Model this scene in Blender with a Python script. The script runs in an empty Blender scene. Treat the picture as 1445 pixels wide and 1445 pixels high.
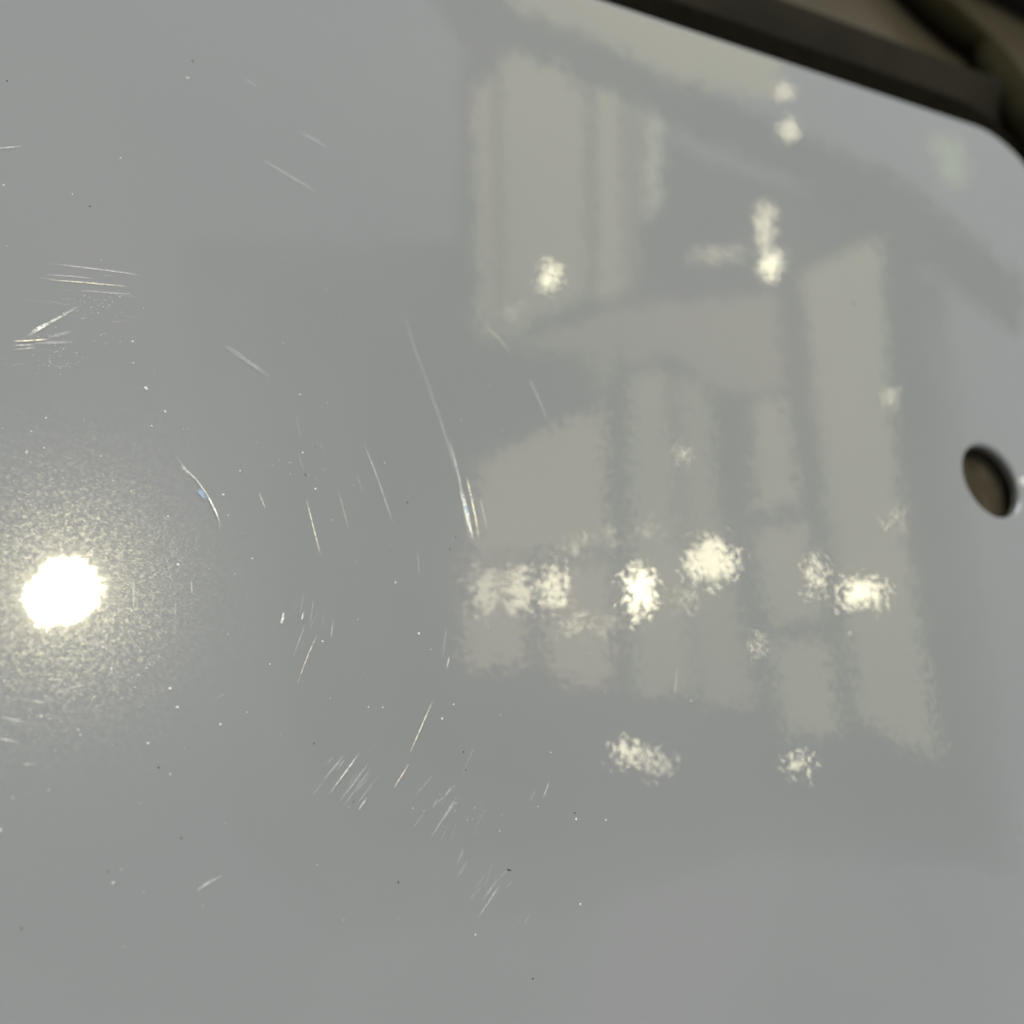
import bpy, bmesh, math, random
from mathutils import Matrix, Vector

# ------------------------------------------------------------------ camera
SC = bpy.context.scene
COL = SC.collection
H_CAM = 0.10                                   # camera height above the plate, metres
F_PX, HALF = 1447.0, 722.5                     # focal length in photograph pixels
ROT = Matrix(((0.89181, 0.06243, 0.44809),     # camera axes (right, down, forward) -> world
              (-0.10251, -0.93679, 0.33454),
              (0.44065, -0.34427, -0.82904)))
cam_d = bpy.data.cameras.new('camera')
cam = bpy.data.objects.new('camera', cam_d)
COL.objects.link(cam)
cam_d.sensor_width = 36.0
cam_d.sensor_fit = 'HORIZONTAL'
cam_d.lens = 36.0 * F_PX / 1445.0
cam_d.clip_start = 0.002
cam_d.clip_end = 50.0
r, d, f = ROT.col[0], ROT.col[1], ROT.col[2]
m = Matrix((r, -d, -f)).transposed().to_4x4()
m.translation = (0, 0, H_CAM)
cam.matrix_world = m
cam_d.dof.use_dof = True
cam_d.dof.focus_distance = 0.106
cam_d.dof.aperture_fstop = 17.0
SC.camera = cam

# ------------------------------------------------------------------ world and exposure
world = bpy.data.worlds.new('World')
SC.world = world
world.use_nodes = True
bg = world.node_tree.nodes['Background']
bg.inputs['Color'].default_value = (0.745, 0.77, 0.83, 1)
bg.inputs['Strength'].default_value = 0.95
soft_d = bpy.data.lights.new('added_soft_light', 'AREA')  # added area light, no such lamp seen; brightens the plate's far side
soft_d.shape = 'RECTANGLE'
soft_d.size, soft_d.size_y = 0.9, 0.3
soft_d.energy = 27.0
soft_d.color = (0.90, 0.93, 1.0)
soft = bpy.data.objects.new('added_soft_light', soft_d)
COL.objects.link(soft)
soft.location = (0.2, 1.65, 0.6)
soft.rotation_euler = (Vector((0.1, 0.08, 0)) - soft.location).to_track_quat('-Z', 'Y').to_euler()
SC.view_settings.view_transform = 'Standard'
SC.view_settings.look = 'None'
SC.view_settings.gamma = 1.0
SC.view_settings.exposure = 0.0
SC.view_settings.use_curve_mapping = False
SC.cycles.use_denoising = True
SC.cycles.sample_clamp_indirect = 4.0
SC.cycles.max_bounces = 6


def on_plane(px, py, z=0.0):
    """Photograph pixel -> the point of the level plane at height z seen there."""
    v = ROT @ Vector(((px - HALF) / F_PX, (py - HALF) / F_PX, 1.0))
    s = (z - H_CAM) / v.z
    return Vector((0, 0, H_CAM)) + v * s


CEIL = 1.5                                     # height of the lamps over the plate
K = (CEIL + H_CAM) / H_CAM


def overhead(px, py, z=CEIL):
    """Point at lamp height whose mirror image in the plate falls on this pixel."""
    p = on_plane(px, py)
    k = (z + H_CAM) / H_CAM
    return Vector((p.x * k, p.y * k, z))


# ------------------------------------------------------------------ helpers
def srgb(r, g, b):
    def c(v):
        v /= 255.0
        return v / 12.92 if v <= 0.04045 else ((v + 0.055) / 1.055) ** 2.4
    return (c(r), c(g), c(b), 1.0)


def new_mat(name):
    mt = bpy.data.materials.new(name)
    mt.use_nodes = True
    nt = mt.node_tree
    nt.nodes.clear()
    out = nt.nodes.new('ShaderNodeOutputMaterial')
    return mt, nt, out


def N(nt, kind, **kw):
    n = nt.nodes.new(kind)
    for k, v in kw.items():
        setattr(n, k, v)
    return n


def obj(name, bm_or_me, mat, parent=None, smooth=False):
    if isinstance(bm_or_me, bmesh.types.BMesh):
        me = bpy.data.meshes.new(name)
        bm_or_me.normal_update()
        bm_or_me.to_mesh(me)
        bm_or_me.free()
    else:
        me = bm_or_me
    if mat is not None and not me.materials:
        me.materials.append(mat)
    if smooth:
        for p in me.polygons:
            p.use_smooth = True
    o = bpy.data.objects.new(name, me)
    COL.objects.link(o)
    if parent:
        o.parent = parent
    return o


def empty(name, label, cat, loc=(0, 0, 0), group=None):
    o = bpy.data.objects.new(name, None)
    o.empty_display_size = 0.02
    COL.objects.link(o)
    o.location = loc
    tag(o, label, cat, group)
    return o


def tag(o, label, cat, group=None, kind=None):
    o['label'] = label
    o['category'] = cat
    if group:
        o['group'] = group
    if kind:
        o['kind'] = kind


def math_node(nt, op, a, b=None, clamp=False):
    n = nt.nodes.new('ShaderNodeMath')
    n.operation = op
    n.use_clamp = clamp
    for i, v in enumerate((a, b)):
        if v is None:
            continue
        if isinstance(v, (int, float)):
            n.inputs[i].default_value = v
        else:
            nt.links.new(v, n.inputs[i])
    return n.outputs[0]


# ------------------------------------------------------------------ materials
def paint_material():
    mt, nt, out = new_mat('glossy grey enamel')
    L = nt.links.new
    tc = N(nt, 'ShaderNodeTexCoord')
    geo = N(nt, 'ShaderNodeNewGeometry')

    def tilt(noise_col, amp):
        sub = N(nt, 'ShaderNodeVectorMath', operation='SUBTRACT')
        L(noise_col, sub.inputs[0])
        sub.inputs[1].default_value = (0.5, 0.5, 0.5)
        sc = N(nt, 'ShaderNodeVectorMath', operation='SCALE')
        L(sub.outputs[0], sc.inputs[0])
        if isinstance(amp, float):
            sc.inputs['Scale'].default_value = amp
        else:
            L(amp, sc.inputs['Scale'])
        return sc.outputs[0]

    def add(a, b):
        n = N(nt, 'ShaderNodeVectorMath', operation='ADD')
        L(a, n.inputs[0])
        L(b, n.inputs[1])
        return n.outputs[0]

    def norm(a):
        n = N(nt, 'ShaderNodeVectorMath', operation='NORMALIZE')
        L(a, n.inputs[0])
        return n.outputs[0]

    def noise(scale, detail=1.0):
        n = N(nt, 'ShaderNodeTexNoise')
        n.inputs['Scale'].default_value = scale
        n.inputs['Detail'].default_value = detail
        L(tc.outputs['Object'], n.inputs['Vector'])
        return n

    # orange peel: two sizes of ripple, stronger where the coat sagged
    patch = noise(28.0)
    amp = N(nt, 'ShaderNodeMapRange')
    sepo = N(nt, 'ShaderNodeSeparateXYZ')              # sprayed from one end: coarser towards the near end
    L(tc.outputs['Object'], sepo.inputs[0])
    run = math_node(nt, 'MULTIPLY_ADD', sepo.outputs[1], -22.0)
    run.node.inputs[2].default_value = 1.5
    run = math_node(nt, 'ADD', run, math_node(nt, 'MULTIPLY_ADD', sepo.outputs[0], -7.0))
    L(math_node(nt, 'ADD', run, math_node(nt, 'MULTIPLY', patch.outputs['Fac'], 0.8)), amp.inputs['Value'])
    amp.inputs['From Min'].default_value = 0.1
    amp.inputs['From Max'].default_value = 0.95
    amp.inputs['To Min'].default_value = PEEL[0]
    amp.inputs['To Max'].default_value = PEEL[1]
    peel = noise(1250.0, 0.0)
    wave = noise(450.0, 0.0)
    thin = N(nt, 'ShaderNodeMapRange')                 # flatter where the patch was rubbed down
    L(sepo.outputs[0], thin.inputs['Value'])
    thin.inputs['From Min'].default_value = 0.012
    thin.inputs['From Max'].default_value = 0.045
    thin.inputs['To Min'].default_value = 0.4
    thin.inputs['To Max'].default_value = 1.0
    amp_all = math_node(nt, 'MULTIPLY', amp.outputs[0], thin.outputs[0])
    n1 = add(geo.outputs['Normal'], tilt(peel.outputs['Color'], amp_all))
    n1 = norm(add(n1, tilt(wave.outputs['Color'], PEEL[2])))
    # micro scratches and polishing marks: tiny facets
    cells = N(nt, 'ShaderNodeTexNoise')
    cells.inputs['Scale'].default_value = 6800.0
    cells.inputs['Detail'].default_value = 1.0
    stretch = N(nt, 'ShaderNodeMapping')
    stretch.inputs['Rotation'].default_value = (0, 0, 0.5)
    stretch.inputs['Scale'].default_value = (0.55, 1.0, 1.0)
    L(tc.outputs['Object'], stretch.inputs['Vector'])
    L(stretch.outputs[0], cells.inputs['Vector'])
    n2 = norm(add(geo.outputs['Normal'], tilt(cells.outputs['Color'], HALO[0])))

    # base colour, faintly uneven
    cloud = noise(22.0, 3.0)
    ramp = N(nt, 'ShaderNodeValToRGB')
    ramp.color_ramp.elements[0].position = 0.3
    ramp.color_ramp.elements[1].position = 0.7
    ramp.color_ramp.elements[0].color = (BASE[0] * .955, BASE[1] * .97, BASE[2] * .965, 1)
    ramp.color_ramp.elements[1].color = (BASE[0] * 1.025, BASE[1] * 1.015, BASE[2] * 1.02, 1)
    L(cloud.outputs['Fac'], ramp.inputs['Fac'])

    a = N(nt, 'ShaderNodeBsdfPrincipled')
    L(ramp.outputs['Color'], a.inputs['Base Color'])
    a.inputs['Roughness'].default_value = 0.03
    a.inputs['IOR'].default_value = 1.5
    L(n1, a.inputs['Normal'])
    b = N(nt, 'ShaderNodeBsdfPrincipled')
    L(ramp.outputs['Color'], b.inputs['Base Color'])
    b.inputs['Roughness'].default_value = HALO[1]
    b.inputs['IOR'].default_value = 1.5
    L(n2, b.inputs['Normal'])
    grain = noise(1900.0, 2.0)
    fac = N(nt, 'ShaderNodeMapRange')
    L(grain.outputs['Fac'], fac.inputs['Value'])
    fac.inputs['From Min'].default_value = 0.42
    fac.inputs['From Max'].default_value = 0.72
    fac.inputs['To Min'].default_value = HALO[2]
    fac.inputs['To Max'].default_value = HALO[3]
    mix = N(nt, 'ShaderNodeMixShader')
    L(fac.outputs[0], mix.inputs['Fac'])
    L(a.outputs[0], mix.inputs[1])
    L(b.outputs[0], mix.inputs[2])
    L(mix.outputs[0], out.inputs['Surface'])
    return mt


PEEL = (0.006, 0.017, 0.007)
HALO = (0.12, 0.19, 0.13, 0.36)
BASE = (0.2045, 0.2105, 0.2155)


def scratch_material():
    """Bared, dusty enamel; colour and strength come from the object colour."""
    mt, nt, out = new_mat('abraded enamel')
    L = nt.links.new
    uv = N(nt, 'ShaderNodeUVMap')
    uv.uv_map = 'UVMap'
    sep = N(nt, 'ShaderNodeSeparateXYZ')
    L(uv.outputs[0], sep.inputs[0])
    info = N(nt, 'ShaderNodeObjectInfo')
    tc = N(nt, 'ShaderNodeTexCoord')
    nz = N(nt, 'ShaderNodeTexNoise')
    nz.inputs['Scale'].default_value = 2400.0
    nz.inputs['Detail'].default_value = 2.0
    L(tc.outputs['Object'], nz.inputs['Vector'])
    across = math_node(nt, 'SUBTRACT', 1.0, math_node(nt, 'ABSOLUTE', math_node(nt, 'MULTIPLY_ADD', sep.outputs[1], 2.0)))
    across.node.inputs[0].default_value = 1.0
    ma = [n for n in nt.nodes if n.type == 'MATH' and n.operation == 'MULTIPLY_ADD'][0]
    ma.inputs[2].default_value = -1.0
    prof = math_node(nt, 'MULTIPLY', across, 2.2, True)
    u = sep.outputs[0]
    tail = math_node(nt, 'MULTIPLY', math_node(nt, 'MULTIPLY', u, math_node(nt, 'SUBTRACT', 1.0, u)), 4.5, True)
    rag = N(nt, 'ShaderNodeMapRange')
    L(nz.outputs['Fac'], rag.inputs['Value'])
    rag.inputs['From Min'].default_value = 0.32
    rag.inputs['From Max'].default_value = 0.55
    rag.inputs['To Min'].default_value = 0.3
    al = math_node(nt, 'MULTIPLY', math_node(nt, 'MULTIPLY', prof, tail), rag.outputs[0])
    al = math_node(nt, 'MULTIPLY', al, info.outputs['Alpha'], True)
    p = N(nt, 'ShaderNodeBsdfPrincipled')
    L(info.outputs['Color'], p.inputs['Base Color'])
    p.inputs['Roughness'].default_value = 0.35
    t = N(nt, 'ShaderNodeBsdfTransparent')
    mix = N(nt, 'ShaderNodeMixShader')
    L(al, mix.inputs['Fac'])
    L(t.outputs[0], mix.inputs[1])
    L(p.outputs[0], mix.inputs[2])
    L(mix.outputs[0], out.inputs['Surface'])
    return mt


def matte(name, col, rough=0.6, var=0.25, scale=40.0, spec=0.3):
    mt, nt, out = new_mat(name)
    L = nt.links.new
    tc = N(nt, 'ShaderNodeTexCoord')
    nz = N(nt, 'ShaderNodeTexNoise')
    nz.inputs['Scale'].default_value = scale
    nz.inputs['Detail'].default_value = 4.0
    L(tc.outputs['Object'], nz.inputs['Vector'])
    rp = N(nt, 'ShaderNodeValToRGB')
    rp.color_ramp.elements[0].position = 0.3
    rp.color_ramp.elements[1].position = 0.7
    rp.color_ramp.elements[0].color = tuple(c * (1 - var) for c in col[:3]) + (1,)
    rp.color_ramp.elements[1].color = tuple(c * (1 + var) for c in col[:3]) + (1,)
    L(nz.outputs['Fac'], rp.inputs['Fac'])
    p = N(nt, 'ShaderNodeBsdfPrincipled')
    L(rp.outputs['Color'], p.inputs['Base Color'])
    p.inputs['Roughness'].default_value = rough
    p.inputs['Specular IOR Level'].default_value = spec
    L(p.outputs[0], out.inputs['Surface'])
    return mt


_glow = {}


def glow(col, strength):
    key = (tuple(col), strength)
    if key not in _glow:
        mt, nt, out = new_mat('lit diffuser')
        e = N(nt, 'ShaderNodeEmission')
        e.inputs['Color'].default_value = tuple(col) + (1,)
        e.inputs['Strength'].default_value = strength
        nt.links.new(e.outputs[0], out.inputs['Surface'])
        if strength < 2:
            mt.cycles.emission_sampling = 'NONE'
        _glow[key] = mt
    return _glow[key]


PAINT = paint_material()
SCRATCH = scratch_material()
DUST = matte('pale dust', (0.72, 0.71, 0.68), 0.5, 0.1)
GRIT = matte('dark grit', (0.05, 0.05, 0.045), 0.7, 0.2)
RAW = matte('raw cut metal', (0.10, 0.095, 0.075), 0.45, 0.3, 900.0)
WOOD = matte('dark olive stained board', (0.0105, 0.0092, 0.0050), 0.9, 0.3, 60.0, 0.05)
TABLE = matte('grey brown table', (0.054, 0.046, 0.030), 0.8, 0.15, 30.0, 0.1)
BLACK = matte('black rubber', (0.017, 0.0155, 0.008), 0.9, 0.2, 60.0, 0.0)
CASE = matte('black case leather', (0.007, 0.006, 0.004), 0.7, 0.2, 60.0, 0.1)
HOUSING = matte('white lamp housing', (0.7, 0.7, 0.66), 0.5, 0.05)

# ------------------------------------------------------------------ what lies under the plate
X0, X1, Y0, Y1 = -0.06, 0.1812, -0.075, 0.1287          # plate outline
RC = 0.0158                                             # corner radius
LIFT = 0.006                                            # depth of the plate's turned-down flange


def box(bm, a, b, bevel=0.0):
    g = bmesh.ops.create_cube(bm, size=1.0)
    for v in g['verts']:
        for i in range(3):
            v.co[i] = (a[i] + b[i]) / 2 + v.co[i] * (b[i] - a[i])
    if bevel:
        bmesh.ops.bevel(bm, geom=bm.edges[:], offset=bevel, segments=3, profile=0.5, affect='EDGES')


Z_TABLE = -0.034
bm = bmesh.new()
box(bm, (-0.5, -0.4, Z_TABLE - 0.02), (0.9, 0.9, Z_TABLE))
tb = obj('table', bm, TABLE)
tb['kind'] = 'structure'

bm = bmesh.new()
box(bm, (-0.075, -0.085, Z_TABLE + 0.0004), (0.24, 0.1535, -LIFT - 0.0002), 0.0016)
ob = obj('support_board', bm, WOOD)
tag(ob, 'dark olive board under the grey plate, showing past its far edge', 'board')


bm = bmesh.new()
box(bm, (0.112, 0.030, -LIFT), (0.168, 0.074, -LIFT + 0.0025), 0.0004)
cd = obj('packing_card', bm, matte('brown card', (0.044, 0.038, 0.026), 0.9, 0.6, 160.0, 0.05))
tag(cd, 'brown card seen through the round hole in the plate', 'card')


def tube(pts, rad, seg=14):
    """Round tube through smoothed points."""
    P = [Vector(p) for p in pts]
    fine = []
    for i in range(len(P) - 1):
        p0, p1, p2, p3 = P[max(i - 1, 0)], P[i], P[i + 1], P[min(i + 2, len(P) - 1)]
        for s in range(8):
            t = s / 8
            fine.append(0.5 * ((2 * p1) + (p2 - p0) * t + (2 * p0 - 5 * p1 + 4 * p2 - p3) * t * t
                               + (3 * p1 - p0 - 3 * p2 + p3) * t ** 3))
    fine.append(P[-1])
    bm = bmesh.new()
    rings = []
    for i, p in enumerate(fine):
        tg = (fine[min(i + 1, len(fine) - 1)] - fine[max(i - 1, 0)]).normalized()
        s = tg.cross(Vector((0, 0, 1))).normalized()
        u = s.cross(tg)
        rings.append([bm.verts.new(p + rad * (math.cos(a) * s + math.sin(a) * u))
                      for a in (2 * math.pi * k / seg for k in range(seg))])
    for a, b in zip(rings, rings[1:]):
        for k in range(seg):
            bm.faces.new((a[k], a[(k + 1) % seg], b[(k + 1) % seg], b[k]))
    bm.faces.new(rings[0][::-1])
    bm.faces.new(rings[-1])
    return bm


cr = 0.0042
cz = Z_TABLE + cr
cpts = [on_plane(px, py, cz) for px, py in
        ((1190, -140), (1250, -62), (1302, -4), (1346, 36), (1392, 80))]
cpts += [on_plane(px, py, pz) for px, py, pz in ((1420, 122, -0.012), (1452, 168, -0.001), (1500, 235, 0.0))]
cb = obj('cable', tube(cpts, cr), BLACK, smooth=True)
tag(cb, 'black cable curving over the brown table beyond the plate', 'cable')

a = on_plane(1385, 0, Z_TABLE)
b = on_plane(1445, 32, Z_TABLE)
e = (b - a).normalized()
nrm_ = Vector((-e.y, e.x, 0))
bm = bmesh.new()
quad = [a - e * 0.12, b + e * 0.15, b + e * 0.15 + nrm_ * 0.12, a - e * 0.12 + nrm_ * 0.12]
lo = [bm.verts.new((q.x, q.y, Z_TABLE + 0.0004)) for q in quad]
hi = [bm.verts.new((q.x, q.y, Z_TABLE + 0.012)) for q in quad]
bm.faces.new(lo[::-1])
bm.faces.new(hi)
for i in range(4):
    bm.faces.new((lo[i], lo[(i + 1) % 4], hi[(i + 1) % 4], hi[i]))
bmesh.ops.bevel(bm, geom=bm.edges[:], offset=0.002, segments=3, profile=0.5, affect='EDGES')
bx = obj('case', bm, CASE)
tag(bx, 'black flat case at the far corner, behind the cable', 'case')

# ------------------------------------------------------------------ the plate
plate = empty('metal_plate', 'glossy grey enamelled metal plate, scratched, with a round hole near its corner', 'metal plate')
HC = on_plane(1400.5, 678.0)
HR = 0.0062


def outline(grow, n=14):
    pts = []
    for cx, cy, a0 in ((X1 - RC, Y1 - RC, 0), (X0 + RC, Y1 - RC, 90), (X0 + RC, Y0 + RC, 180), (X1 - RC, Y0 + RC, 270)):
        for k in range(n + 1):
            t = math.radians(a0 + 90 * k / n)
            pts.append(((cx + (RC + grow) * math.cos(t)), (cy + (RC + grow) * math.sin(t))))
    return pts


EDGE_R, RIM_R = 0.0009, 0.0006
bm = bmesh.new()
loops = [outline(-EDGE_R), [(HC.x + (HR + RIM_R) * math.cos(2 * math.pi * k / 64),
                             HC.y + (HR + RIM_R) * math.sin(2 * math.pi * k / 64)) for k in range(64)]]
edges = []
for lp in loops:
    vs = [bm.verts.new((x, y, 0)) for x, y in lp]
    edges += [bm.edges.new((vs[i], vs[(i + 1) % len(vs)])) for i in range(len(vs))]
bmesh.ops.triangle_fill(bm, edges=edges, use_beauty=True, normal=(0, 0, 1))
for fc in bm.faces:
    if fc.normal.z < 0:
        fc.normal_flip()
face = obj('painted_face', bm, PAINT, plate)


def skirt(rings):
    bm = bmesh.new()
    rr = [[bm.verts.new(p) for p in ring] for ring in rings]
    n = len(rr[0])
    for a, b in zip(rr, rr[1:]):
        for k in range(n):
            bm.faces.new((a[k], b[k], b[(k + 1) % n], a[(k + 1) % n]))
    return bm


rings = []
for s in range(9):
    t = math.radians(90 * s / 8)
    g = -EDGE_R + EDGE_R * math.sin(t)
    rings.append([(x, y, -EDGE_R + EDGE_R * math.cos(t)) for x, y in outline(g)])
rings.append([(x, y, -LIFT) for x, y in outline(0)])
obj('rolled_edge', skirt(rings), PAINT, plate, smooth=True)
rings = []
for s in range(7):
    t = math.radians(90 * s / 6)
    rad = HR + RIM_R - RIM_R * math.sin(t)
    rings.append([(HC.x + rad * math.cos(-2 * math.pi * k / 64), HC.y + rad * math.sin(-2 * math.pi * k / 64),
                   -RIM_R + RIM_R * math.cos(t)) for k in range(64)])
obj('hole_rim', skirt(rings), PAINT, plate, smooth=True)
rings = [[(HC.x + HR * math.cos(-2 * math.pi * k / 64), HC.y + HR * math.sin(-2 * math.pi * k / 64), z)
          for k in range(64)] for z in (-RIM_R, -0.0016)]
obj('hole_wall', skirt(rings), RAW, plate, smooth=True)

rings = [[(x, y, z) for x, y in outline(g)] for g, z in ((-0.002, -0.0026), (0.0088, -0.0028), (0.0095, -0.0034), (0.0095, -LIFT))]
obj('edge_shade_strip', skirt(rings), matte('black edge shade', (0.006, 0.0057, 0.0042), 0.95, 0.2, 300.0, 0.0), plate)  # black strip put where shade falls just past the plate's edge

# ------------------------------------------------------------------ wear on the plate
rnd = random.Random(7)
WARM, WHITE, COOL, BLUE_GLINT, PINK = (0.80, 0.76, 0.62), (0.78, 0.78, 0.75), (0.62, 0.68, 0.66), (0.35, 0.55, 0.85), (0.80, 0.70, 0.62)  # the blue paints in an iridescent glint on a few scratches


N_SCR = [0]


def scratch(pts, width, alpha, col=WHITE):
    N_SCR[0] += 1
    z = 0.00003 + (N_SCR[0] % 16) * 0.000005
    P = [on_plane(x, y) for x, y in pts]
    dense = [P[0]]
    for a, b in zip(P, P[1:]):
        for s in range(1, 5):
            dense.append(a.lerp(b, s / 4))
    depth = on_plane(*pts[len(pts) // 2]) - Vector((0, 0, H_CAM))
    w = 1.05 * width * depth.dot(ROT.col[2]) / F_PX / 2
    bm = bmesh.new()
    uvl = bm.loops.layers.uv.new('UVMap')
    L_, R_ = [], []
    n = len(dense)
    for i, p in enumerate(dense):
        tg = (dense[min(i + 1, n - 1)] - dense[max(i - 1, 0)]).normalized()
        s = Vector((-tg.y, tg.x, 0))
        j = rnd.uniform(0.85, 1.15)
        L_.append(bm.verts.new((p.x + s.x * w * j, p.y + s.y * w * j, z)))
        R_.append(bm.verts.new((p.x - s.x * w * j, p.y - s.y * w * j, z)))
    for i in range(n - 1):
        fc = bm.faces.new((R_[i], R_[i + 1], L_[i + 1], L_[i]))
        for lp, uv in zip(fc.loops, ((i, 0), (i + 1, 0), (i + 1, 1), (i, 1))):
            lp[uvl].uv = (uv[0] / (n - 1), uv[1])
    o = obj('scratch', bm, SCRATCH, plate)
    o.color = (*col, alpha)
    return o


S = [
    ([(70, 372), (120, 378), (176, 385), (197, 389)], 3, .6, WHITE), ([(64, 388), (100, 390), (134, 394)], 3, .4, WHITE),
    ([(67, 395), (120, 399), (182, 405)], 3, .9, WARM), ([(108, 410), (150, 413), (189, 416)], 3, .4, WHITE),
    ([(38, 475), (52, 466), (66, 458), (84, 448), (112, 432)], 4.5, .85, WHITE), ([(46, 469), (58, 462), (68, 457)], 6, 1, WHITE),
    ([(17, 482), (42, 481), (69, 479)], 3, 1, WARM), ([(19, 488), (48, 487)], 3, .7, WHITE), ([(18, 494), (50, 491)], 3, .7, WHITE),
    ([(46, 485), (105, 483)], 5, .3, WHITE), ([(66, 477), (102, 468)], 5, .25, WHITE),
    ([(315, 487), (345, 507), (381, 533)], 8, .33, COOL),
    ([(248, 644), (262, 664), (277, 677), (291, 697), (303, 719), (308, 732), (311, 748)], 3, .7, WHITE),
    ([(287, 690), (297, 708), (304, 722), (308, 733)], 3.2, 1, WHITE),
    ([(280, 690), (285, 698), (292, 706)], 8, .7, BLUE_GLINT), ([(256, 657), (262, 664), (268, 669)], 6, .6, COOL),
    ([(365, 695), (375, 719)], 3, .5, WHITE), ([(432, 704), (442, 744), (452, 783)], 2.6, .95, WARM),
    ([(570, 440), (584, 490), (603, 540), (618, 585)], 7, .17, COOL), ([(606, 548), (622, 596), (634, 634), (648, 680)], 6, .27, COOL),
    ([(634, 620), (648, 676), (661, 762)], 3.2, .6, WHITE), ([(650, 690), (659, 726), (666, 762)], 6.5, 1, WHITE),
    ([(655, 700), (662, 740), (668, 762)], 3, 1, WARM), ([(656, 712), (660, 726)], 4, .8, BLUE_GLINT),
    ([(658, 673), (664, 699), (671, 733), (675, 760)], 3.8, 1, WARM), ([(677, 703), (682, 725), (687, 749)], 2.4, .55, WHITE),
    ([(683, 458), (703, 478), (721, 500)], 7, .25, WARM), ([(744, 530), (758, 560), (774, 598)], 4, .25, WHITE),
    ([(611, 987), (594, 1026), (577, 1065)], 2.6, .95, WARM), ([(577, 1077), (555, 1113)], 2.6, .85, PINK),
    ([(508, 1061), (486, 1091), (463, 1122)], 2.6, .9, WHITE), ([(485, 1065), (456, 1102)], 2.6, .4, WHITE),
    ([(487, 1070), (476, 1087)], 2.6, .3, WHITE), ([(472, 1066), (459, 1081)], 2.6, .22, WHITE), ([(456, 1103), (442, 1121)], 2.6, .22, WHITE),
    ([(521, 1075), (483, 1127)], 2.6, .42, WHITE), ([(525, 1082), (482, 1141)], 2.6, .3, WHITE), ([(523, 1093), (501, 1119)], 2.6, .2, WHITE),
    ([(525, 1107), (503, 1135)], 2.6, .28, WHITE), ([(518, 1125), (505, 1144)], 2.6, .75, WHITE),
    ([(637, 1108), (628, 1124)], 2.6, .45, WHITE), ([(645, 1105), (611, 1139)], 4, .18, WHITE), ([(643, 1130), (622, 1160)], 4, .25, WHITE),
    ([(670, 1050), (653, 1091)], 4, .15, COOL), ([(612, 1092), (584, 1125)], 4, .2, COOL),
    ([(775, 1102), (765, 1128)], 3, .45, WHITE), ([(756, 1114), (746, 1132)], 3, .2, WHITE),
    ([(647, 1120), (606, 1185)], 3, .32, WHITE), ([(618, 1126), (609, 1142)], 3, .25, WHITE),
    ([(656, 1194), (644, 1220)], 5, .2, COOL), ([(660, 1214), (645, 1238)], 5, .2, COOL),
    ([(704, 1238), (679, 1273)], 4, .28, WHITE), ([(706, 1247), (674, 1296)], 3.5, .4, WHITE), ([(678, 1252), (661, 1271)], 5, .16, COOL),
    ([(513, 624), (535, 682), (555, 741)], 2.6, .45, WHITE), ([(518, 638), (530, 668)], 2.6, .4, WHITE), ([(477, 692), (492, 749)], 2.4, .35, WARM),
    ([(589, 777), (591, 815)], 2.4, .22, WHITE), ([(400, 864), (399, 873), (396, 881)], 4, 1, WHITE), ([(428, 864), (425, 876)], 2.8, .9, WHITE),
    ([(442, 846), (437, 881)], 2.4, .22, WHITE), ([(430, 882), (413, 928)], 2.4, .35, WHITE), ([(447, 896), (434, 925), (418, 968)], 2.4, .75, PINK),
    ([(470, 872), (467, 901)], 2.4, .42, WHITE), ([(634, 926), (630, 945)], 2.6, .75, WHITE), ([(630, 883), (624, 932)], 2.4, .25, WHITE),
    ([(75, 981), (94, 972), (126, 965)], 2.8, .6, WHITE), ([(-4, 1011), (36, 1019)], 2.8, .6, WHITE), ([(-4, 1042), (25, 1047)], 3.2, .9, WHITE),
    ([(32, 1079), (52, 1078)], 3, .6, WHITE), ([(45, 989), (63, 992)], 3, .6, WHITE), ([(67, 958), (84, 960)], 3, .6, WHITE),
    ([(277, 1257), (293, 1246), (314, 1235)], 3.2, .75, WHITE), ([(-4, 210), (31, 207)], 3, .6, WHITE),
    ([(368, 225), (405, 247), (447, 272)], 5, .32, COOL), ([(420, 185), (463, 209)], 6, .25, COOL), ([(345, 113), (364, 123)], 6, .16, COOL),
    ([(188, 813), (188, 863)], 2.6, .6, WHITE), ([(269, 818), (271, 840)], 2.6, .5, WHITE), ([(248, 848), (246, 872)], 3, .3, WHITE),
    ([(956, 940), (951, 985)], 2.6, .4, WHITE), ([(300, 990), (318, 978)], 3, .2, COOL),
]
for pts_, w_, a_, c_ in S:
    scratch(pts_, w_, a_ * (0.72 if a_ < 0.96 else 1.0), c_)
# short hairlines left by wiping, in loose parallel bunches
for cx, cy, ang, n in ((60, 1000, 8, 14), (150, 980, -18, 8), (500, 1095, 126, 10), (640, 1150, 122, 12), (690, 1255, 124, 7),
                       (440, 870, 103, 6), (250, 780, 80, 8), (130, 430, 8, 12), (60, 500, -4, 10), (420, 640, 75, 5)):
    for _ in range(n):
        x, y = cx + rnd.gauss(0, 34), cy + rnd.gauss(0, 24)
        t = math.radians(ang + rnd.gauss(0, 6))
        l = rnd.uniform(6, 20)
        scratch([(x - l * math.cos(t), y - l * math.sin(t)), (x + l * math.cos(t), y + l * math.sin(t))],
                rnd.uniform(1.8, 3.0), rnd.uniform(.04, .13), rnd.choice((WHITE, COOL, WARM)))


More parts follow.
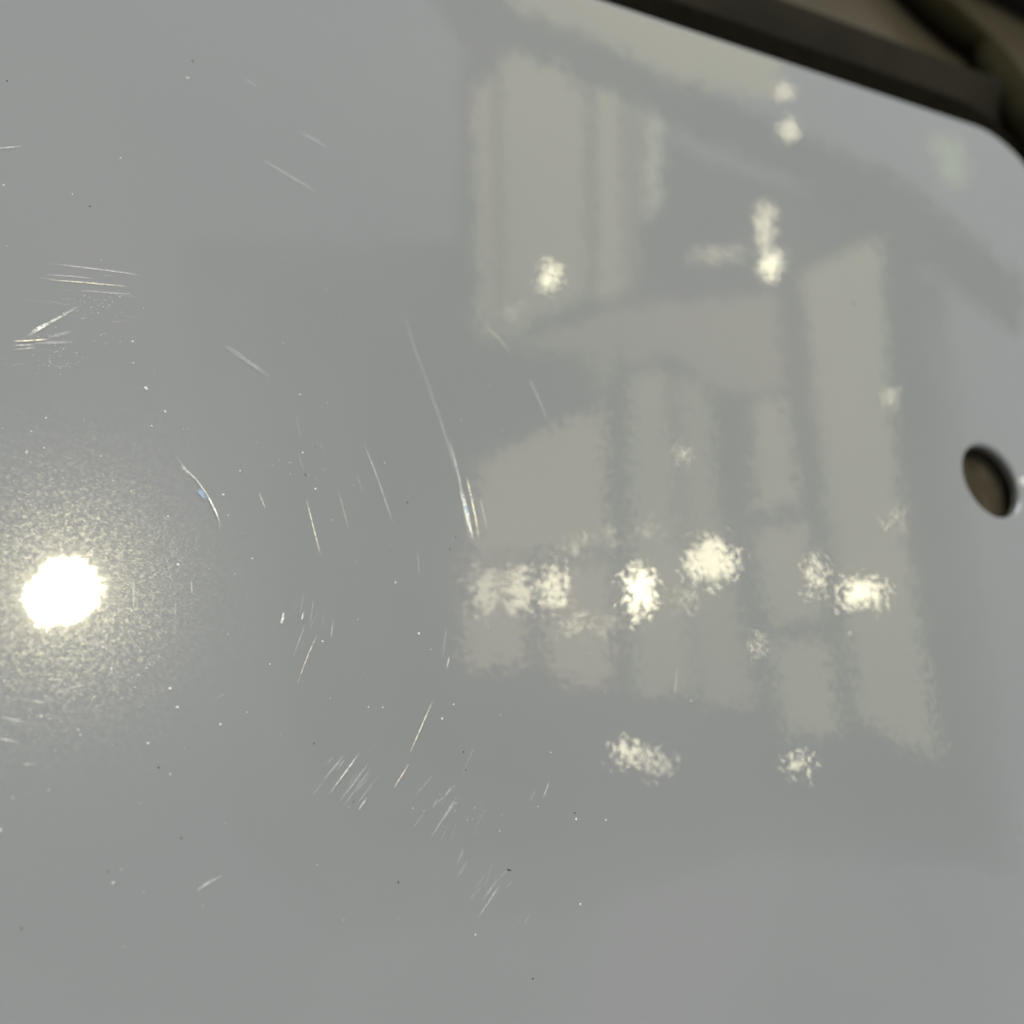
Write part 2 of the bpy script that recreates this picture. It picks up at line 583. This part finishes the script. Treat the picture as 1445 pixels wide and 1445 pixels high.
def specks(name, spots, mat):
    bm = bmesh.new()
    for px, py, rad in spots:
        p = on_plane(px, py)
        dep = (p - Vector((0, 0, H_CAM))).dot(ROT.col[2])
        rr = rad * dep / F_PX
        n = rnd.choice((5, 6, 7))
        a0, sx, an = rnd.uniform(0, 6), rnd.uniform(.6, 1.0), rnd.uniform(0, 3.1)
        top = bm.verts.new((p.x, p.y, rr * 0.7))
        ring = []
        for k in range(n):
            a = a0 + 2 * math.pi * k / n
            u, v = math.cos(a) * rr * rnd.uniform(.75, 1.2), math.sin(a) * rr * sx * rnd.uniform(.75, 1.2)
            ring.append(bm.verts.new((p.x + u * math.cos(an) - v * math.sin(an), p.y + u * math.sin(an) + v * math.cos(an), 0.00001)))
        for k in range(n):
            bm.faces.new((top, ring[k], ring[(k + 1) % n]))
    o = obj(name, bm, mat, plate)
    o['kind'] = 'stuff'
    return o


pale = [(206, 548, 3.4), (187, 482, 1.8), (233, 581, 2), (214, 601, 1.6), (315, 698, 2), (322, 727, 1.3), (237, 729, 1.8), (591, 894, 2),
        (455, 905, 1.7), (558, 822, 1.5), (427, 639, 1.6), (265, 110, 2.6), (170, 223, 1.6), (5, 261, 1.5), (102, 274, 1.3), (777, 1062, 1.6),
        (813, 1156, 2), (855, 1157, 1.5), (819, 1276, 1.6), (671, 1319, 1.6), (157, 944, 2.2), (207, 943, 1.6), (240, 972, 2.4), (250, 998, 2.2),
        (209, 1049, 1.9), (160, 1246, 2.2), (110, 1030, 1.5), (113, 1037, 1.6), (58, 1011, 2.2), (0, 1171, 2.4), (6, 961, 2), (251, 797, 2.2),
        (145, 913, 2.2), (356, 788, 1.3), (311, 1022, 1.6), (975, 989, 1.4), (1199, 894, 2.4), (188, 512, 1.4), (62, 632, 1.5), (37, 639, 1.8),
        (44, 609, 1.6), (65, 590, 1.8), (38, 637, 1.8), (540, 998, 1.3), (520, 998, 1.3), (624, 1014, 1.6), (640, 994, 1.2), (445, 690, 1.6)]
for _ in range(120):                                     # pale specks, thickest round a spot on the left
    rr_, aa = abs(rnd.gauss(0, 190)), rnd.uniform(0, 6.28)
    pale.append((95 + rr_ * math.cos(aa), 850 + rr_ * math.sin(aa), rnd.uniform(.5, 1.25)))
for _ in range(60):
    pale.append((rnd.uniform(0, 900), rnd.uniform(300, 1300), rnd.uniform(.4, .85)))
for cx, cy, n in ((140, 428, 55), (70, 505, 45), (95, 485, 20), (420, 655, 14), (640, 1150, 16), (60, 1030, 25)):   # scuffed patches
    for _ in range(n):
        pale.append((cx + rnd.gauss(0, 28), cy + rnd.gauss(0, 11), rnd.uniform(.35, .8)))
specks('dust_specks', pale, DUST)
dark = [(431, 670, 1.3), (445, 630, 1.0), (717, 1227, 1.7), (720, 1228, 1.6), (562, 1245, 1.8), (811, 1147, 1.4), (1204, 428, 2),
        (575, 709, 1.3), (752, 1381, 1.6), (256, 1183, 1.5), (224, 1083, 1.6), (152, 1230, 1.3), (272, 86, 1.5), (635, 775, 1.2), (643, 758, 1.2),
        (127, 291, 1.2), (10, 114, 1.3), (30, 1310, 2), (162, 1246, 1.2), (654, 1061, 1.4), (657, 1086, 1.3), (499, 1131, 1.2), (443, 1049, 1.3)]
for _ in range(5):
    dark.append((rnd.uniform(0, 900), rnd.uniform(300, 1300), rnd.uniform(.4, .8)))
specks('grit_specks', dark, GRIT)

# small white ring painting in a blurred glint beside the hole, cut by the frame
bp = on_plane(1446, 680)
bm = bmesh.new()
R1, R2, n1, n2 = 0.00055, 0.00022, 20, 8
vv = [[bm.verts.new((bp.x + (R1 + R2 * math.cos(b)) * math.cos(a), bp.y + (R1 + R2 * math.cos(b)) * math.sin(a), R2 * math.sin(b)))
       for b in (2 * math.pi * j / n2 for j in range(n2))] for a in (2 * math.pi * i / n1 for i in range(n1))]
for i in range(n1):
    for j in range(n2):
        bm.faces.new((vv[i][j], vv[(i + 1) % n1][j], vv[(i + 1) % n1][(j + 1) % n2], vv[i][(j + 1) % n2]))
ring = obj('glint_ring', bm, matte('white painted glint', (0.85, 0.84, 0.8), 0.2, 0.03), plate, smooth=True)

# ------------------------------------------------------------------ lights overhead, seen mirrored in the plate
PANE = (1.74, 1.64, 0.96)
sky = empty('added_glow_panes', 'warm glowing panes added overhead for the pale patches mirrored in the right half of the plate', 'glowing panes', overhead(950, 560))
sky_inv = Matrix.Translation(-overhead(950, 560))  # unseen glowing panes, shaped to make the pale patches in the reflection
panes = [
    ([(664, 118), (702, 100), (704, 480), (690, 492), (672, 440)], 1.1, (1.84,1.60,.98)),
    ([(704, 66), (800, 92), (832, 125), (836, 420), (770, 450), (722, 480), (704, 470)], 1.0, PANE),
    ([(838, 118), (882, 130), (890, 420), (840, 424)], 1.08, PANE),
    ([(885, 135), (904, 145), (906, 380), (890, 420)], .85, PANE),
    ([(906, 148), (940, 170), (938, 296), (908, 312)], 1.35, (1.75,1.75,1.2)),
    ([(700, -60), (862, -40), (1110, 88), (1098, 142), (960, 112), (836, 55), (720, 0)], .95, PANE),
    ([(720, 482), (860, 436), (880, 500), (860, 560), (840, 505)], .7, PANE),
    ([(850, 430), (1100, 410), (1106, 450), (1112, 552), (1062, 556), (1000, 548), (955, 500), (885, 520)], .68, PANE),
    ([(888, 522), (944, 514), (960, 700), (988, 978), (896, 985), (886, 760)], 1.0, PANE),
    ([(952, 520), (1008, 552), (1018, 700), (1075, 1000), (1004, 1000), (966, 740)], .85, PANE),
    ([(1060, 560), (1113, 556), (1137, 712), (1068, 728)], 1.05, PANE),
    ([(1062, 745), (1143, 730), (1170, 878), (1086, 890)], 1.0, PANE),
    ([(1086, 905), (1174, 893), (1192, 1040), (1112, 1044)], 1.05, PANE),
    ([(1130, 376), (1248, 330), (1262, 560), (1280, 740), (1332, 1075), (1214, 1020), (1168, 720)], 1.0, (1.64,1.54,.94)),
    ([(675, 646), (760, 604), (860, 566), (864, 782), (664, 786)], 1.22, (1.8,1.63,.98)),
    ([(654, 790), (748, 788), (746, 944), (652, 946)], 1.35, (1.9,1.6,1.0)),
    ([(762, 790), (866, 788), (868, 966), (800, 974), (766, 930)], 1.3, (1.9,1.6,1.0)),
    ([(1312, 180), (1362, 196), (1372, 258), (1330, 266)], 1.2, (1.15,1.35,.85)),
]


def slab(poly, z0, z1):
    bm = bmesh.new()
    lo = [bm.verts.new((p.x, p.y, z0)) for p in poly]
    hi = [bm.verts.new((p.x, p.y, z1)) for p in poly]
    bm.faces.new(lo)
    bm.faces.new(hi[::-1])
    n = len(poly)
    for i in range(n):
        bm.faces.new((lo[i], hi[i], hi[(i + 1) % n], lo[(i + 1) % n]))
    bmesh.ops.recalc_face_normals(bm, faces=bm.faces[:])
    return bm


for poly, k, col in panes:
    mx, my = sum(q[0] for q in poly) / len(poly), sum(q[1] for q in poly) / len(poly)
    inset = [(x - 6 * (1 if x > mx else -1), y - 5 * (1 if y > my else -1)) for x, y in poly]
    pts = [overhead(x, y) for x, y in inset]
    bm = slab(pts, CEIL, CEIL + 0.012)
    bm.transform(sky_inv)
    obj('glow_pane', bm, glow(col, k), sky)

def dim_piece(name, poly, label, cat, albedo, up):
    zc = CEIL + up
    pts = [overhead(x, y, zc) for x, y in poly]
    o = obj(name, slab(pts, zc, zc + 0.02), matte('dim sage mirrored tone', (albedo * .82, albedo, albedo * .92), 0.85, 0.06, 1.5, 0.1))
    tag(o, label, cat)


dim_piece('wall_tone_slab', [(520, 540), (650, 400), (655, 80), (720, 60), (1000, 230), (1265, 310), (1300, 430), (1335, 800), (1370, 1130),  # unseen slabs added in stepped tones to fade the mirrored darkness outward
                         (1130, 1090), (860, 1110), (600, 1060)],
          'darkest sage slab added around the glowing panes, mirrored between them', 'tone slab', 0.16, 0.05)
dim_piece('wall_tone_slab', [(390, 400), (650, 380), (1290, 290), (1400, 1190), (1130, 1130), (860, 1170), (520, 1150), (420, 1000)],
          'middle sage slab added to step the mirrored tone, a dim border left of and below the panes', 'tone slab', 0.33, 0.09)
dim_piece('wall_tone_slab', [(262, 345), (640, 340), (1000, 300), (1330, 400), (1440, 1230), (1060, 1200), (800, 1290), (480, 1320), (330, 1180)],
          'pale sage slab added to fade the mirrored tone, the faint outer border of the darker middle', 'tone slab', 0.55, 0.13)
dim_piece('roof_beam', [(600, -40), (752, -6), (1000, 128), (1290, 262), (1450, 400), (1440, 470), (1270, 335), (1100, 232), (940, 166), (800, 100), (655, 58)],
          'dim beam mirrored as a dark diagonal band below the plate\'s far edge', 'beam', 0.10, 0.03)

LAMP_COL = (1.0, 0.93, 0.63)
lamps = [  # pixel of the mirror image, half width, half height, strength, which one
    (1107, 130, 11, 7, 12, 'faint lamp mirrored nearest the plate\'s far edge'),
    (1114, 184, 8, 11, 22, 'small bright lamp mirrored just under the faint one by the far edge'),
    (1079, 320, 9, 40, 12, 'dim tube lamp, upper part of the upright streak mirrored below the far edge'),
    (1087, 375, 12, 20, 21, 'lamp at the bright lower end of the upright mirrored streak'),
    (1012, 358, 46, 5, 6, 'faint level tube lamp mirrored left of the upright streak'),
    (776, 390, 13, 18, 26, 'round lamp mirrored alone in the tall upper left pane'),
    (722, 440, 16, 5, 6, 'very dim lamp mirrored below left of the lone round lamp'),
    (685, 832, 20, 34, 9, 'broad dim lamp mirrored at the left end of the lamp row'),
    (732, 832, 17, 32, 13, 'dim lamp mirrored second from the left end of the lamp row'),
    (782, 830, 16, 34, 19, 'warm upright lamp mirrored third from the left end of the lamp row'),
    (810, 768, 10, 9, 13, 'small lamp mirrored above the warm upright lamp'),
    (858, 755, 8, 8, 9, 'small dim lamp mirrored over the dark gap between panes'),
    (915, 745, 9, 9, 8, 'small dim lamp mirrored above the brightest oval lamp'),
    (902, 835, 19, 40, 36, 'brightest oval lamp mirrored in the middle of the lamp row'),
    (1003, 792, 36, 32, 19, 'large square lamp mirrored right of the bright oval lamp'),
    (968, 848, 8, 12, 10, 'dim lamp mirrored under the corner of the large square lamp'),
    (1152, 812, 7, 30, 20, 'narrow upright lamp mirrored left of the last lamp in the row'),
    (1216, 838, 32, 20, 24, 'wide lamp mirrored at the right end of the lamp row'),
    (888, 1062, 20, 14, 20, 'lamp mirrored alone below the panes, left half of the low pair'),
    (928, 1076, 22, 12, 12, 'dimmer lamp mirrored low below the panes, right half of the low pair'),
    (1127, 1078, 12, 11, 24, 'small round lamp mirrored lowest, right of the low pair'),
    (960, 640, 6, 10, 12, 'tiny dim lamp mirrored high over the large square lamp'),
    (1255, 562, 6, 11, 12, 'tiny dim lamp mirrored on the right pane edge, upper one'),
    (1262, 735, 6, 8, 12, 'tiny dim lamp mirrored on the right pane edge, lower one'),
    (1070, 910, 7, 9, 16, 'tiny lamp mirrored where four panes meet below the row'),
    (815, 882, 14, 8, 16, 'small dim lamp mirrored below the warm upright lamp'),
    (860, 884, 9, 7, 12, 'tiny dim lamp mirrored left below the bright oval lamp'),
]


def bulb(px, py, hw, hh, strength, label, name='lamp', col=LAMP_COL, z=CEIL - 0.06, sq=2.6, rot=0.0):
    c = overhead(px, py, z)
    cr_, sr_ = math.cos(rot), math.sin(rot)
    ax = (overhead(px + hw * cr_, py - hw * sr_, z) - overhead(px - hw * cr_, py + hw * sr_, z)) / 2
    ay = (overhead(px + hh * sr_, py + hh * cr_, z) - overhead(px - hh * sr_, py - hh * cr_, z)) / 2
    root = empty(name, label, 'lamp', c, 'lamps mirrored in the plate')
    dep = min(ax.length, ay.length) * 0.6
    bm = bmesh.new()
    n, rows = 24, 6
    vr = []
    for j in range(rows):                                # flattened globe, rounded square in plan
        t = math.pi / 2 * j / (rows - 1)
        q, zz = math.cos(t), -math.sin(t) * dep
        if j == rows - 1:
            vr.append([bm.verts.new((0, 0, zz))])
            break
        ringv = []
        for k in range(n):
            a = 2 * math.pi * k / n
            ca, sa = math.cos(a), math.sin(a)
            u = math.copysign(abs(ca) ** (2 / sq), ca) * q
            v = math.copysign(abs(sa) ** (2 / sq), sa) * q
            pxy = ax * u + ay * v
            ringv.append(bm.verts.new((pxy.x, pxy.y, zz)))
        vr.append(ringv)
    for a, b in zip(vr, vr[1:]):
        for k in range(n):
            if len(b) == 1:
                bm.faces.new((a[k], b[0], a[(k + 1) % n]))
            else:
                bm.faces.new((a[k], b[k], b[(k + 1) % n], a[(k + 1) % n]))
    bmesh.ops.recalc_face_normals(bm, faces=bm.faces[:])
    obj('diffuser', bm, glow(col, strength), root, smooth=True)
    base = [Vector((0, 0, 0)) + ax * math.copysign(abs(math.cos(t)) ** (2 / sq), math.cos(t)) * .96
            + ay * math.copysign(abs(math.sin(t)) ** (2 / sq), math.sin(t)) * .96 for t in (2 * math.pi * k / n for k in range(n))]
    obj('housing', slab(base, 0.002, 0.03), HOUSING, root)
    return root


for px, py, hw, hh, st, lb in lamps:
    bulb(px, py, hw * .85, hh * .85, st, lb)
# the strong lamp: its image burns out at the left of the plate
bulb(89, 836, 47, 36, 500.0, 'powerful white lamp whose mirrored glare burns out the plate\'s left side', 'spotlight',
     (1.0, 0.92, 0.60), CEIL - 0.1, 2.2, 0.45)
